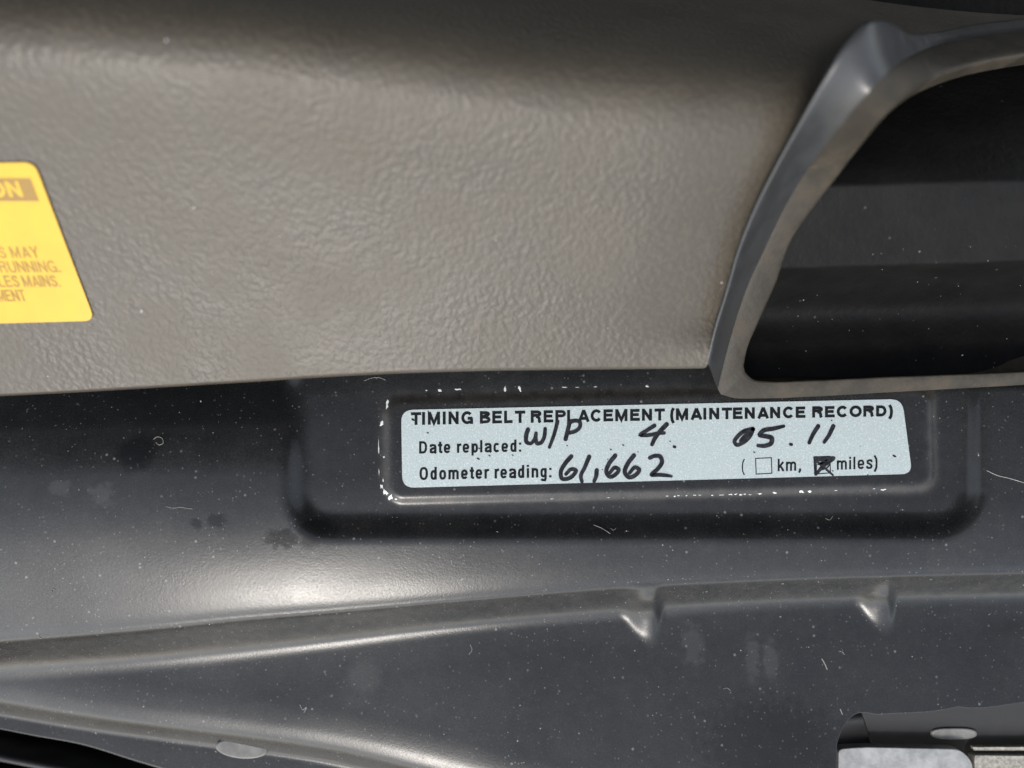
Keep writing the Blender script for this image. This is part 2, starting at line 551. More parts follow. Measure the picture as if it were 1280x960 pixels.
# chipped paint along the border of the label pad: (u, v, length, width, angle)
chips = [(533, 488, 4, 2, 0), (550, 488, 6, 4, 20), (572, 486.5, 13, 2.5, 0), (631, 486, 4, 9, 10), (650, 486.5, 4, 9, -15), (705, 484, 8, 1.2, 0),
         (722, 484, 6, 1.2, 0), (744, 483.5, 4, 1.5, 0), (809, 483, 5, 2.5, 10), (484, 505, 4.5, 13, 8), (477, 530, 5, 8, 20), (480, 571, 3, 3, 0),
         (477, 608, 4, 7, 0), (482, 615, 6, 11, -25), (488, 622, 6, 9, 30), (479, 600, 2, 6, 5), (495, 624, 4, 2, 0), (473.5, 560, 1.3, 26, 0), (474, 590, 1.3, 12, 0)]
x = 832
while x < 940:
    L = random.uniform(2, 9)
    chips.append((x + L / 2, 620.5 - (x - 832) * 0.028 + random.uniform(-0.7, 0.7), L, random.uniform(1.0, 2.3), random.uniform(-10, 10)))
    x += L + random.choice((0.5, 1, 2, 3, 6, 12))
chips += [(950, 617, 10, 2.2, -4), (968, 616, 7, 3, 10), (1002, 614.5, 7, 3.5, 0), (1012, 614.5, 6, 3, 5), (1104, 612, 7, 2.4, 0), (1092, 611, 4, 1.2, 0), (1045, 613, 5, 1.0, 0), (760, 622, 5, 1, 0), (690, 623.5, 6, 1, 0)]
cv, cf = [], []
for (u, v, L, W, a) in chips:
    n = 11
    c, s = math.cos(R(a)), math.sin(R(a))
    base = len(cv)
    ring = []
    for k in range(n):
        th = 2 * math.pi * k / n
        r = random.uniform(0.35, 1.15)
        x, y = L / 2 * r * math.cos(th), W / 2 * r * math.sin(th)
        ring.append((u + x * c - y * s, v + x * s + y * c))
    for q in ring:
        cv.append(at(q[0], q[1], height(*q) + 0.02))
    cv.append(at(u, v, height(u, v) + 0.10))
    cf += [(base + k, base + n, base + (k + 1) % n) for k in range(n)]
mesh('paint_chips', cv, cf, M_CHIP, support, kind='stuff', label='white chips of bare primer along the pad border')

# ------------------------------------------------------------------ unseen open bonnet, added to block the sky and give dark reflections
bonnet = empty('unseen_bonnet', (0, 0.88, 0.06), 'black underside of the unseen open bonnet, added to block the sky', 'bonnet')
bx, bt = np.meshgrid(np.linspace(-0.75, 0.75, 40), np.linspace(0, 1, 30))
by = 0.88 - 0.80 * bt - 0.05 * np.sin(bt * 3.1)
bz = 0.06 + 0.88 * bt + 0.06 * np.sin(bt * 3.1) - 0.10 * (bx / 0.75)**2
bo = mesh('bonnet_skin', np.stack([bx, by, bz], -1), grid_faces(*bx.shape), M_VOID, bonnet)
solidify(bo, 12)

cover = empty('dark_reflection_panel', (0, 0.5, -0.06), 'unseen black panel added behind the grey duct to darken its reflections', 'light blocker')
ex, ey = np.meshgrid(np.linspace(-0.7, 0.7, 40), np.linspace(0.085, 1.2, 40))  # black panel added out of view so the duct reflects dark
mesh('reflection_panel_skin', np.stack([ex, ey, -0.05 + 0.03 * np.sin(ey * 6) + 0.012 * np.sin(ex * 18)], -1), grid_faces(*ex.shape)[:, ::-1], M_VOID, cover)

# ------------------------------------------------------------------ grey plastic duct over the sheet
BOT = curve([-320, -100, 0, 100, 200, 300, 400, 500, 600, 700, 800, 884, 1600], [503, 494, 490, 485, 479, 473, 466.5, 461.5, 458.5, 457, 456, 455, 455])
ROLL = curve([-320, 0, 300, 600, 800, 1000, 1120, 1600], [36, 44, 68, 106, 130, 154, 168, 182])
KZ = 0.092
ROLLT = table([-700, -250, -130, -80, -45, -10, 35, 95, 900], [-8 * KZ, -7 * KZ, -4.6 * KZ, -2.1 * KZ, -0.6 * KZ, 0.3 * KZ, 0.85 * KZ, KZ, KZ], soft=60)


KLINE = curve([-200, 20, 48, 94, 151, 208, 260, 313, 365, 417, 455, 600], [1085, 1085, 1062, 1033, 1001, 970, 944, 923, 908, 892, 884, 884])


def zbody(u, v):
    r = ROLL(u)
    z = 12.0 + ROLLT(470 - r) - ROLLT(v - r)
    # the shell dips into a shallow gutter beside the mouth flank
    dk = np.clip(KLINE(v) - np.asarray(u, float), 0, 400)
    z = z - 3.2 * np.exp(-(dk / 60.0)**1.5) * sstep(455, 380, np.asarray(v, float)) * (np.asarray(v) > 20)* sstep(20, 70, np.asarray(v, float)) * (np.asarray(u) <= KLINE(v) + 1)
    return z + 0.25 * np.sin(np.asarray(u) / 140 + 0.7) * np.sin(np.asarray(v) / 120)


duct = empty('intake_duct', (0, 0, 0.0), 'grey grained plastic intake duct with an open mouth above the black panel', 'car duct')
K_PTS = [(884, 455), (892, 417), (908, 365), (923, 313), (944, 260), (970, 208), (1001, 151), (1033, 94), (1062, 48), (1086, 26), (1108, 26), (1130, 42), (1160, 42), (1204, 33), (1280, 24), (1420, 16), (1560, 12)]
nb_, nk = 560, 420
us = np.linspace(-300, 884, nb_)
Q = np.concatenate([np.stack([us, BOT(us)], -1), resample(K_PTS, nk)[1:]])
P = np.stack([np.concatenate([np.linspace(-300, 760, nb_), np.linspace(760, 1560, nk)[1:]]), np.full(len(Q), -190.0)], -1)
tt = np.linspace(0, 1, 330)[:, None]
uu = P[None, :, 0] * (1 - tt) + Q[None, :, 0] * tt
vv = P[None, :, 1] * (1 - tt) + Q[None, :, 1] * tt
body = at(uu, vv, zbody(uu, vv))
# rounded lower lip turning under
lip = []
e = body[-1]
for (dy, dz) in ((-0.25, -0.12), (-0.42, -0.4), (-0.42, -2.4), (0.2, -2.8), (6.0, -1.5)):
    q = e.copy()
    q[:nb_, 1] += dy * MM
    q[:nb_, 2] += dz * MM
    q[nb_:, 2] += dz * 0.02 * MM
    lip.append(q)
body = np.concatenate([body, np.array(lip)])
mesh('duct_shell', body, grid_faces(body.shape[0], body.shape[1]), M_PLASTIC, duct)

def zflank(u, v):
    # the ridge beside the mouth keeps rising where the shell already rolls away
    r = 58.0
    z = 12.0 + ROLLT(470 - r) - ROLLT(np.asarray(v) - r)
    w = sstep(1190, 1070, np.asarray(u, float)) * sstep(330, 170, np.asarray(v, float))
    zb = zbody(np.asarray(u, float) + 0.0, v)
    dk = np.clip(KLINE(v) - np.asarray(u, float), 0, 400)
    zb = zb + 3.2 * np.exp(-(dk / 60.0)**1.5) * sstep(455, 380, np.asarray(v, float)) * sstep(20, 70, np.asarray(v, float)) * (np.asarray(u) <= KLINE(v) + 1)
    return zb * (1 - w) + np.maximum(z, zb) * w


# mouth: flank K -> L, rim L -> I, inner wall
L_PTS = [(897, 486), (905, 453), (918, 406), (934, 359), (955, 313), (986, 250), (1012, 208), (1048, 161), (1085, 116), (1122, 80), (1160, 60), (1204, 49), (1280, 38), (1420, 30), (1560, 26)]
I_PTS = [(930, 457), (934, 437), (949, 401), (970, 354), (991, 297), (1017, 260), (1048, 219), (1080, 177), (1116, 135), (1152, 106), (1204, 84), (1280, 68), (1420, 58), (1560, 54)]
LB = [(1560, 462), (1420, 472), (1280, 481), (1100, 491), (1010, 496), (950, 498), (915, 497), (901, 493)]
IB = [(1560, 446), (1420, 455), (1280, 464), (1100, 471), (1010, 475), (960, 476), (941, 473), (932, 465)]
nB = 150
Kt = resample(K_PTS, nk)
Kb = None
Lt, Lb_ = resample(L_PTS, nk), resample(LB, nB)
It, Ib_ = resample(I_PTS, nk), resample(IB, nB)
Lall, Iall = np.concatenate([Lb_, Lt]), np.concatenate([Ib_, It])
dropK = curve([850, 940, 1000, 1035, 1060, 1085, 1115, 1150, 1200, 1600], [7.2, 7.5, 5.6, 2.6, 0.6, -0.8, -1.0, 0.4, 1.2, 1.2])(Lt[:, 0])
zL = np.concatenate([zbody(Lb_[:, 0], Lb_[:, 1]) - 7.2, zflank(Lt[:, 0], Lt[:, 1]) - dropK])
zI = np.concatenate([zbody(Ib_[:, 0], Ib_[:, 1]) - 7.2, zflank(It[:, 0], It[:, 1]) - dropK])
pL, pI = at(Lall[:, 0], Lall[:, 1], zL), at(Iall[:, 0], Iall[:, 1], zI)
pK = np.concatenate([pL[:nB] + np.array([0, 7 * MM, -5 * MM]), at(Kt[:, 0], Kt[:, 1], zflank(Kt[:, 0], Kt[:, 1]))])
skirt = at(Kt[:, 0], Kt[:, 1], zbody(Kt[:, 0], Kt[:, 1]) - 0.3) + np.array([-0.4 * MM, 0, 0])
# the lower flank: first few K points reach down past the shell's corner
up = np.array([0, 0, 1.0])
rings = [pK]
for f, dz in ((0.05, 0.32), (0.12, 0.52), (0.25, 0.50), (0.6, 0.1), (0.88, -0.1), (0.96, 0.0)):
    rings.append(pK * (1 - f) + pL * f + up * dz * MM)
for f, dz in ((0.0, 0.0), (0.06, 0.10), (0.15, 0.22), (0.5, 0.3), (0.85, 0.2), (0.95, 0.05)):
    rings.append(pL * (1 - f) + pI * f + up * dz * MM)
rings.append(pI - up * 0.3 * MM)
rings.append(pI - up * 1.2 * MM)
ins = pI - up * np.concatenate([np.full(nB, 3.0), np.interp(It[:, 0], [1000, 1110], [12.0, 4.0])])[:, None] * MM
rings.append(ins)
G = np.array(rings)
FLK = np.concatenate([skirt[None], G[:8, nB:]])
mesh('mouth_lower_edge', G[:8, :nB], grid_faces(8, nB), M_RIM, duct)
mesh('mouth_flank', FLK, grid_faces(9, FLK.shape[1]), M_FLANK, duct, label='smooth cool grey flank beside the mouth rim')
mesh('mouth_rim', G[7:], grid_faces(G.shape[0] - 7, G.shape[1]), M_RIM, duct, label='worn brownish rim round the duct mouth')

LINING = curve([-60, 20, 90, 140, 165, 190, 212, 238, 265, 290, 303, 313, 327, 346, 380, 430, 470, 520], [2, 4, 9, 15, 18.4, 21.2, 23.2, 24.2, 24.0, 22.7, 21.4, 20.0, 16.4, 9.0, -0.5, -1.4, 1.2, 1.8])
iu, iv = np.meshgrid(np.arange(908, 1580, 3.0), np.arange(-20, 474, 3.0))
zi = LINING(iv + (iu - 1100) * 0.03) + 0.3 * np.sin(iu / 90)
zi = np.minimum(zi, 12 + KZ * (470 - iv) - 10.0)
inn = at(iu, iv, zi)
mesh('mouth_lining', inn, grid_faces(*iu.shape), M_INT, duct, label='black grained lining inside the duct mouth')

# ------------------------------------------------------------------ lettering
class Pen:
    """Collects flat strokes in photo pixels, each a hair above the one before."""
    def __init__(self, zf):
        self.v, self.f, self.zf, self.k = [], [], zf, 0

    def stroke(self, pts, w, closed=False, caps=False):
        p = [np.array(q, float) for q in pts]
        p = [q for i, q in enumerate(p) if i == 0 or np.linalg.norm(q - p[i - 1]) > 1e-4]
        if closed and np.linalg.norm(p[0] - p[-1]) < 1e-3:
            p = p[:-1]
        n = len(p)
        ws = w if isinstance(w, (list, tuple)) else [w] * n
        if len(ws) != n:
            ws = list(np.interp(np.linspace(0, 1, n), np.linspace(0, 1, len(ws)), ws))
        lft, rgt = [], []
        for i in range(n):
            a = p[i] - p[i - 1] if (i > 0 or closed) else p[1] - p[0]
            b = p[(i + 1) % n] - p[i] if (i < n - 1 or closed) else p[-1] - p[-2]
            a, b = a / np.linalg.norm(a), b / np.linalg.norm(b)
            t = a + b
            t = t / max(np.linalg.norm(t), 1e-6)
            nn = np.array([-t[1], t[0]])
            m = min(1 / max(abs(np.dot(nn, np.array([-a[1], a[0]]))), 0.35), 2.2)
            lft.append(p[i] + nn * ws[i] / 2 * m)
            rgt.append(p[i] - nn * ws[i] / 2 * m)
        base = len(self.v)
        z = 0.004 * (self.k % 9)
        self.k += 1
        for l, r in zip(lft, rgt):
            self.v += [(l[0], l[1], z), (r[0], r[1], z)]
        m = n if closed else n - 1
        for i in range(m):
            j = (i + 1) % n
            self.f.append((base + 2 * i, base + 2 * j, base + 2 * j + 1, base + 2 * i + 1))
        if caps and not closed:
            for i, o_ in ((0, p[0] - p[1]), (n - 1, p[-1] - p[-2])):
                ang = math.atan2(o_[1], o_[0])
                b0 = len(self.v)
                ring = [(p[i][0] + ws[i] / 2 * math.cos(ang - math.pi / 2 + math.pi * k / 7), p[i][1] + ws[i] / 2 * math.sin(ang - math.pi / 2 + math.pi * k / 7), z) for k in range(8)]
                self.v += ring
                self.f.append(tuple(range(b0, b0 + 8)))

    def build(self, name, mat, parent, lift, mapping=None, label=None):
        a = np.array(self.v)
        uv = a[:, :2] if mapping is None else np.array([mapping(x, y) for x, y in a[:, :2]])
        P3 = at(uv[:, 0], uv[:, 1], self.zf(uv[:, 0], uv[:, 1]) + lift + a[:, 2])
        f = []
        for q in self.f:                     # every stroke faces the reader
            p = P3[list(q)]
            nz = sum(p[i - 1][0] * p[i][1] - p[i][0] * p[i - 1][1] for i in range(len(q)))
            f.append(tuple(q) if nz > 0 else tuple(q)[::-1])
        return mesh(name, P3, f, mat, parent, smooth=False, label=label)


def arc(cx, cy, rx, ry, a0, a1, n=12):
    return [(cx + rx * math.cos(R(a0 + (a1 - a0) * k / n)), cy + ry * math.sin(R(a0 + (a1 - a0) * k / n))) for k in range(n + 1)]


def sup(cx, cy, rx, ry, a0=0, a1=360, n=28, e=0.80):
    """Squarish oval, as in narrow gothic type."""
    o = []
    for k in range(n + 1):
        a = R(a0 + (a1 - a0) * k / n)
        c, s = math.cos(a), math.sin(a)
        o.append((cx + rx * math.copysign(abs(c)**e, c), cy + ry * math.copysign(abs(s)**e, s)))
    return o


def glyph(ch, s, narrow):
    """Strokes (points, closed), ink width and advance; cap height 1, y up."""
    h = s / 2
    if not narrow:
        if ch == 'T': return [([(0, 1 - h), (.79, 1 - h)], 0), ([(.395, 1 - h), (.395, 0)], 0)], .79, .84
        if ch == 'I': return [([(h, 0), (h, 1)], 0)], s, s + .19
        if ch == 'M': return [([(h, 0), (h, 1)], 0), ([(.96 - h, 0), (.96 - h, 1)], 0), ([(h * 1.0, 1 - h * .2), (.48, .10), (.96 - h * 1.0, 1 - h * .2)], 0)], .96, 1.14
        if ch == 'N': return [([(h, 0), (h, 1)], 0), ([(.80 - h, 0), (.80 - h, 1)], 0), ([(h, .93), (.80 - h, .07)], 0)], .80, .98
        if ch == 'B': return [([(h, 0), (h, 1)], 0), ([(h, 1 - h), (.45, 1 - h)] + arc(.45, .76, .22, .24 - h, 90, -90)[1:] + [(h, .52)], 0),
                              ([(h, .52), (.48, .52)] + arc(.48, .265 + h / 2 - .02, .235, .285 - h, 90, -90)[1:] + [(h, h)], 0)], .80, .95
        if ch == 'E': return [([(h, 0), (h, 1)], 0), ([(h, 1 - h), (.74, 1 - h)], 0), ([(h, .52), (.68, .52)], 0), ([(h, h), (.76, h)], 0)], .76, .90
        if ch == 'L': return [([(h, 0), (h, 1)], 0), ([(h, h), (.67, h)], 0)], .67, .84
        if ch == 'P': return [([(h, 0), (h, 1)], 0), ([(h, 1 - h), (.48, 1 - h)] + arc(.48, .70, .23, .30 - h, 90, -90)[1:] + [(h, .40 + h)], 0)], .75, .90
        if ch == 'R': return [([(h, 0), (h, 1)], 0), ([(h, 1 - h), (.50, 1 - h)] + arc(.50, .735, .22, .265 - h, 90, -90)[1:] + [(h, .47 + h)], 0),
                              ([(.42, .50), (.60, .45), (.66, .30), (.67, .12), (.73, 0)], 0)], .80, .98
        if ch == 'A': return [([(.10, 0), (.445, .97)], 0), ([(.79, 0), (.445, .97)], 0), ([(.22, .28), (.67, .28)], 0)], .89, .96
        if ch == 'C': return [(arc(.45, .5, .45 - h, .52 - h, 38, 322, 22), 0)], .86, .98
        if ch == 'G': return [(arc(.46, .5, .46 - h, .52 - h, 40, 300, 20) + [(.72, .14)], 0), ([(.50, .45), (.87, .45)], 0), ([(.80, .45), (.80, 0)], 0)], .89, 1.06
        if ch == 'O': return [(arc(.48, .5, .48 - h, .52 - h, 0, 360, 28), 1)], .96, 1.05
        if ch == 'D': return [([(h, 0), (h, 1)], 0), ([(h, 1 - h), (.40, 1 - h)] + arc(.40, .5, .42 - h, .5 - h, 90, -90, 16)[1:] + [(h, h)], 0)], .82, .97
        if ch == '(': return [([(.26, 1.03), (.14, .78), (.10, .40), (.14, .02), (.26, -.24)], 0)], .34, .42
        if ch == ')': return [([(.06, 1.03), (.18, .78), (.22, .40), (.18, .02), (.06, -.24)], 0)], .30, .42
        return [], 0, .36
    x = .74
    if ch == 'D': return [([(h, 0), (h, 1)], 0), ([(h, 1 - h), (.24, 1 - h)] + sup(.24, .5, .30 - h, .5 - h, 90, -90, 16)[1:] + [(h, h)], 0)], .54, .66
    if ch == 'O': return [(sup(.28, .5, .28 - h, .51 - h), 1)], .56, .67
    if ch == 'o': return [(sup(.23, x / 2, .23 - h, x / 2 + .01 - h), 1)], .46, .56
    if ch == 'e': return [([(.10, .36), (.40, .36)], 0), (sup(.23, x / 2, .23 - h, x / 2 + .01 - h, 0, 325, 24), 0)], .46, .55
    if ch == 'c': return [(sup(.22, x / 2, .22 - h, x / 2 + .01 - h, 42, 318, 22), 0)], .42, .50
    if ch == 'a': return [([(.07, x - .22), (.10, x - h), (.22, x - h + .02), (.33, x - h - .01), (.37, x - .20), (.37, .06), (.42, 0)], 0), ([(.37, .44), (.20, .39), (.09, .30), (.09, .13), (.16, h - .01), (.27, .09), (.37, .19)], 0)], .45, .53
    if ch == 'd': return [([(.43 - h, 0), (.43 - h, 1)], 0), (sup(.21, x / 2, .21 - h, x / 2 + .01 - h), 1)], .43, .54
    if ch == 'p': return [([(h, -.24), (h, x)], 0), (sup(.24, x / 2, .21 - h, x / 2 + .01 - h), 1)], .45, .54
    if ch == 'g': return [([(.43 - h, x), (.43 - h, -.10), (.30, -.21), (.16, -.20), (.07, -.12)], 0), (sup(.21, x / 2, .21 - h, x / 2 - h), 1)], .43, .54
    if ch == 't': return [([(.14, .93), (.14, .14), (.19, h), (.28, h)], 0), ([(0, x - h), (.27, x - h)], 0)], .28, .34
    if ch == 'r': return [([(h, 0), (h, x)], 0), ([(h, x - .22), (.17, x - .09), (.30, x - .06)], 0)], .30, .35
    if ch == 'l': return [([(h, 0), (h, 1)], 0)], s, s + .11
    if ch == 'i': return [([(h, 0), (h, x)], 0), ([(h, .85), (h, 1)], 0)], s, s + .11
    if ch == 'n': return [([(h, 0), (h, x)], 0), ([(h, x - .22), (.16, x - .08), (.28, x - h), (.36, x - .18), (.36, 0)], 0)], .45, .54
    if ch == 'm': return [([(h, 0), (h, x)], 0), ([(h, x - .22), (.16, x - .08), (.26, x - h), (.33, x - .18), (.33, 0)], 0), ([(.33, x - .22), (.40, x - .08), (.51, x - h), (.58, x - .18), (.58, 0)], 0)], .67, .77
    if ch == 'k': return [([(h, 0), (h, 1)], 0), ([(h, .28), (.36, x)], 0), ([(.18, .42), (.38, 0)], 0)], .45, .50
    if ch == 's': return [([(.36, x - .22), (.32, x - h), (.20, x - h + .02), (.09, x - .13), (.10, x - .27), (.30, .32), (.35, .20), (.30, .09), (.19, h - .02), (.08, .08), (.05, .22)], 0)], .42, .49
    if ch == ':': return [([(h, 0), (h, .17)], 0), ([(h, x - .17), (h, x)], 0)], s, s + .1
    if ch == ',': return [([(h + .03, .17), (h + .03, 0), (h - .04, -.16)], 0)], s, s + .12
    if ch == '(': return [([(.20, 1.05), (.09, .75), (.07, .40), (.09, .05), (.20, -.25)], 0)], .26, .34
    if ch == ')': return [([(.04, 1.05), (.15, .75), (.17, .40), (.15, .05), (.04, -.25)], 0)], .24, .32
    return [], 0, .27


def typeset(pen, text, s, narrow, p0, p1, top0, top1, hor=None):
    """Set text from photo point p0 to p1 on its baseline; top0/top1 = cap-line height at both ends."""
    items, x = [], 0.0
    for ch in text:
        g, w, adv = glyph(ch, s, narrow)
        items.append((x, g))
        x += adv
        end = x - adv + w
    p0, p1 = np.array(p0, float), np.array(p1, float)
    for x0, g in items:
        for pts, closed in g:
            out = []
            for (a, b) in pts:
                f = (x0 + a) / end
                base = p0 + (p1 - p0) * f
                capv = top0 + (top1 - top0) * f
                out.append((base[0], base[1] - b * (base[1] - capv)))
            hgt = abs(p0[1] - top0) * .5 + abs(p1[1] - top1) * .5
            pen.stroke(out, s * hgt, closed=bool(closed))


# ------------------------------------------------------------------ white maintenance record label
rec = empty('maintenance_label', at(820, 555, -1.6), 'white timing belt maintenance record label with handwriting on the black panel', 'label')
quad = [(501.5, 512.5), (1127.5, 498.8), (1140, 592.3), (503, 609.8)]
out = dense(rounded(quad, [15, 15, 13, 15], 6))


def plate_on(name, pts, zf, lift, thick, mat, parent, **k):
    """Thin sticker with a rounded outline, laid on a surface."""
    c = np.mean(pts, 0)
    n, rings_ = len(pts), 14
    vs, fs = [], []
    P2 = np.array(pts)
    for r in range(rings_ + 1):
        q = c + (P2 - c) * (r / rings_ if r else 0.001)
        vs.append(at(q[:, 0], q[:, 1], zf(q[:, 0], q[:, 1]) + lift))
    vs.append(at(P2[:, 0], P2[:, 1], zf(P2[:, 0], P2[:, 1]) + lift - thick))
    i = np.arange((rings_ + 2) * n).reshape(rings_ + 2, n)
    a, b = i[:-1], i[1:]
    F = np.stack([a, b, np.roll(b, -1, 1), np.roll(a, -1, 1)], -1).reshape(-1, 4)
    vv_ = np.concatenate(vs)
    p = vv_[F[len(F) // 2]]
    if np.cross(p[1] - p[0], p[2] - p[0])[2] < 0:
        F = F[:, ::-1].copy()
    return mesh(name, vv_, F, mat, parent, smooth=False, **k)


plate_on('label_backing', out, height, 0.16, 0.16, M_FOIL, rec)
LIFT = 0.175
pen = Pen(height)
typeset(pen, 'TIMING BELT REPLACEMENT (MAINTENANCE RECORD)', 0.25, False, (513.7, 531.3), (1115.5, 520.2), 515.2, 506.6)
pen.build('printed_heading', M_PRINT, rec, LIFT, label='bold black printed heading line')
pen = Pen(height)
typeset(pen, 'Date replaced:', 0.185, True, (523.5, 567.0), (652.0, 564.6), 551.6, 549.2)
pen.build('printed_line', M_PRINT, rec, LIFT, label='printed words for the date line')
pen = Pen(height)
typeset(pen, 'Odometer reading:', 0.185, True, (524.0, 600.0), (689.8, 596.6), 584.0, 580.6)
pen.build('printed_line', M_PRINT, rec, LIFT, label='printed words for the odometer line')
pen = Pen(height)
typeset(pen, '(', 0.10, True, (926.6, 590.0), (931.5, 590.0), 574.6, 574.5)
typeset(pen, 'km,', 0.16, True, (971.6, 589.0), (1001.0, 588.2), 573.6, 572.8)
typeset(pen, 'miles)', 0.155, True, (1045.6, 587.2), (1097.0, 585.6), 571.6, 570.0)
pen.build('printed_line', M_PRINT, rec, LIFT, label='printed units km and miles')
BOXES = []
for q in ([(944.3, 573.0), (964.0, 572.1), (964.7, 591.5), (945.1, 592.6)], [(1017.2, 571.0), (1037.2, 570.4), (1037.9, 591.0), (1018.2, 592.6)]):
    pen = Pen(height)
    pen.stroke(q, 1.25, closed=True)
    BOXES.append(pen.build('checkbox', M_PRINT, rec, LIFT))
BOXES[0]['label'], BOXES[1]['label'] = 'empty square box before km', 'square box before miles, crossed in marker'


def hand(name, strokes, label, parent=rec):
    pen = Pen(height)
    for pts, w in strokes:
        q = resample([(a, b) for a, b in pts], max(6, 5 * len(pts)))
        pen.stroke([tuple(r) for r in q], [x_ * 1.12 for x_ in (w if isinstance(w, list) else [w])] if isinstance(w, list) else w * 1.12, caps=True)
    pen.build(name, M_INK, parent, LIFT + 0.045, label=label)


hand('handwritten_note', [
    ([(660, 537), (657.6, 545), (658.5, 553), (663, 554.5), (668, 549), (670, 542)], [5, 5, 4.6, 4, 4, 4]),
    ([(670, 541.5), (669.8, 549), (671.5, 554.5), (676, 553.5), (680, 547), (681.4, 536)], [4, 4.2, 4.4, 4.4, 4.4, 4]),
    ([(696.8, 527), (693, 542), (686.8, 559)], [4.4, 4.2, 3.6]),
    ([(712, 528), (709.6, 538), (707, 549)], 4.8),
    ([(711, 529), (717.5, 526), (724.6, 527.5), (725, 533), (719.2, 539), (712, 541)], 4.4)], 'marker letters W/P')
hand('handwritten_date', [
    ([(818, 532), (808.6, 538), (800.6, 543.6), (810, 544), (823, 541.6), (830, 541.2)], [4.6, 4.4, 4.4, 4.4, 4.2, 4]),
    ([(833.2, 530.6), (825.6, 538.5), (818.4, 548), (815, 555.6)], [5.4, 5, 5, 4.4]),
    ([(842.4, 558.4), (843.6, 558.8)], 3.2)], 'marker digit 4 and a dot')
hand('handwritten_date', [
    ([(941, 536), (931, 538.6), (922, 545.5), (918, 552.5), (920.5, 556), (928, 553.6), (937, 545.3), (941.4, 536.4)], [4.6, 4.6, 4.6, 4.4, 4.4, 4.8, 5, 4.6]),
    ([(938, 540), (930, 546), (926, 551)], 4.4),
    ([(979.6, 532.8), (966, 536), (953, 539), (949.6, 543.6), (957, 545.4), (964.6, 548), (964, 553.6), (956, 557.4), (947.4, 557)], [3.6, 4.6, 5, 5, 5, 5.4, 5.4, 4.8, 4]),
    ([(988, 555.4), (989.2, 555.8)], 3.4)], 'marker digits 05 and a dot')
hand('handwritten_date', [
    ([(1022.6, 532.8), (1015.6, 544), (1011.4, 553.4)], [5, 4.6, 4.2]),
    ([(1041.4, 532.8), (1036, 544), (1030.2, 552.6)], [5, 4.6, 4])], 'marker digits 11')
hand('handwritten_reading', [
    ([(714, 570.6), (706, 580), (700.8, 591), (702.6, 598.4), (709, 598.6), (717, 593.6), (720, 588), (714.5, 586.4), (707.4, 592.6)], [5, 5, 4.8, 4.6, 4.4, 4.6, 4.4, 4.2, 4]),
    ([(736.4, 571), (731, 584), (726, 596), (727.4, 602)], [5, 4.6, 4.4, 4]),
    ([(745.9, 588), (745.2, 595), (742.6, 601.6)], [5, 4.8, 4]),
    ([(769, 569.6), (761, 580), (758, 590.6), (762.4, 596), (769.6, 593), (773.4, 587), (769, 584.4), (762.6, 590.6)], [5, 5, 4.8, 4.8, 4.6, 4.4, 4.4, 4]),
    ([(792.3, 569.4), (784.4, 580), (781, 590.6), (786, 596.6), (794.6, 593.6), (799, 587), (794.2, 584.2), (787, 591)], [5, 5, 5, 4.8, 4.8, 4.6, 4.4, 4]),
    ([(812.2, 572.4), (818, 570), (825.4, 571), (827.4, 577.2), (822.6, 585.6), (814.6, 593.6), (822, 593.6), (832, 594.2), (839.2, 595.4)], [4.4, 4.6, 4.8, 4.8, 4.6, 4.4, 4.2, 4.2, 3])], 'marker digits 61,662')
hand('handwritten_cross', [
    ([(1018.4, 572.6), (1030, 572.4), (1042, 572.6)], [3.6, 3.6, 4]),
    ([(1040.6, 573.6), (1029, 582.5), (1020, 593)], [5.2, 4.6, 3]),
    ([(1021, 577), (1030, 584.5), (1041, 594)], [2.6, 2.6, 2]),
    ([(1018.6, 573), (1019.6, 584), (1019, 593)], 2.6),
    ([(1021, 575.5), (1034, 575), (1024, 580), (1030, 579)], 2.6),
    ([(1022, 589), (1036, 582), (1037, 577)], 1.6)], 'marker cross in the miles box', BOXES[1])
pen = Pen(height)
for (u, v, r) in ((516.6, 524.6, 2.6), (534.8, 541, 1.6), (598, 573.4, 2.2), (612, 569.6, 1.6), (641, 569, 1.4), (599, 560.5, 1.4), (779, 556.4, 1.6), (763.6, 562, 1.5), (837.6, 551.6, 1.2),
                  (942.8, 565.2, 1.6), (1039.4, 525.6, 1.4), (1118, 570, 2.6), (709, 557, 1.2), (1041, 588.6, 1.3), (797.6, 564.8, 1.0)):
    pen.stroke([(u - r * 0.6, v - r * .3), (u, v + r * .1), (u + r * .6, v + r * .35)], [r * .7, r, r * .5], caps=True)
pen.build('ink_specks', M_PRINT, rec, LIFT + 0.05, label='small dark specks on the record label')

# ------------------------------------------------------------------ yellow caution sticker on the duct
cau = empty('caution_sticker', at(40, 300, zbody(40, 300)), 'yellow caution sticker with brown print on the grey duct', 'sticker')
yq = dense(rounded([(-120, 206), (43, 203), (119, 401), (-60, 406)], [10, 14, 14, 10], 6))
plate_on('sticker_backing', yq, zbody, 0.32, 0.30, M_YELLOW, cau)


def ymap(x, y):                              # slanted lay of the sticker
    return (x + (y - 300) * 0.385, y)


pen = Pen(zbody)
pen.stroke([(x_, 237.2) for x_ in np.linspace(-60, 68, 20)], 29)
pen.build('header_box', M_BROWN, cau, 0.345, ymap, label='brown header bar of the caution sticker')


def ytext(text, s, x0, x1, base, top, mat, lift, name):
    pen = Pen(zbody)
    typeset(pen, text, s, False, (x0, base), (x1, base - 0.4), top, top - 0.4)
    pen.build(name, mat, cau, lift, ymap)


M_YTEXT = M_YELLOW
_g = glyph


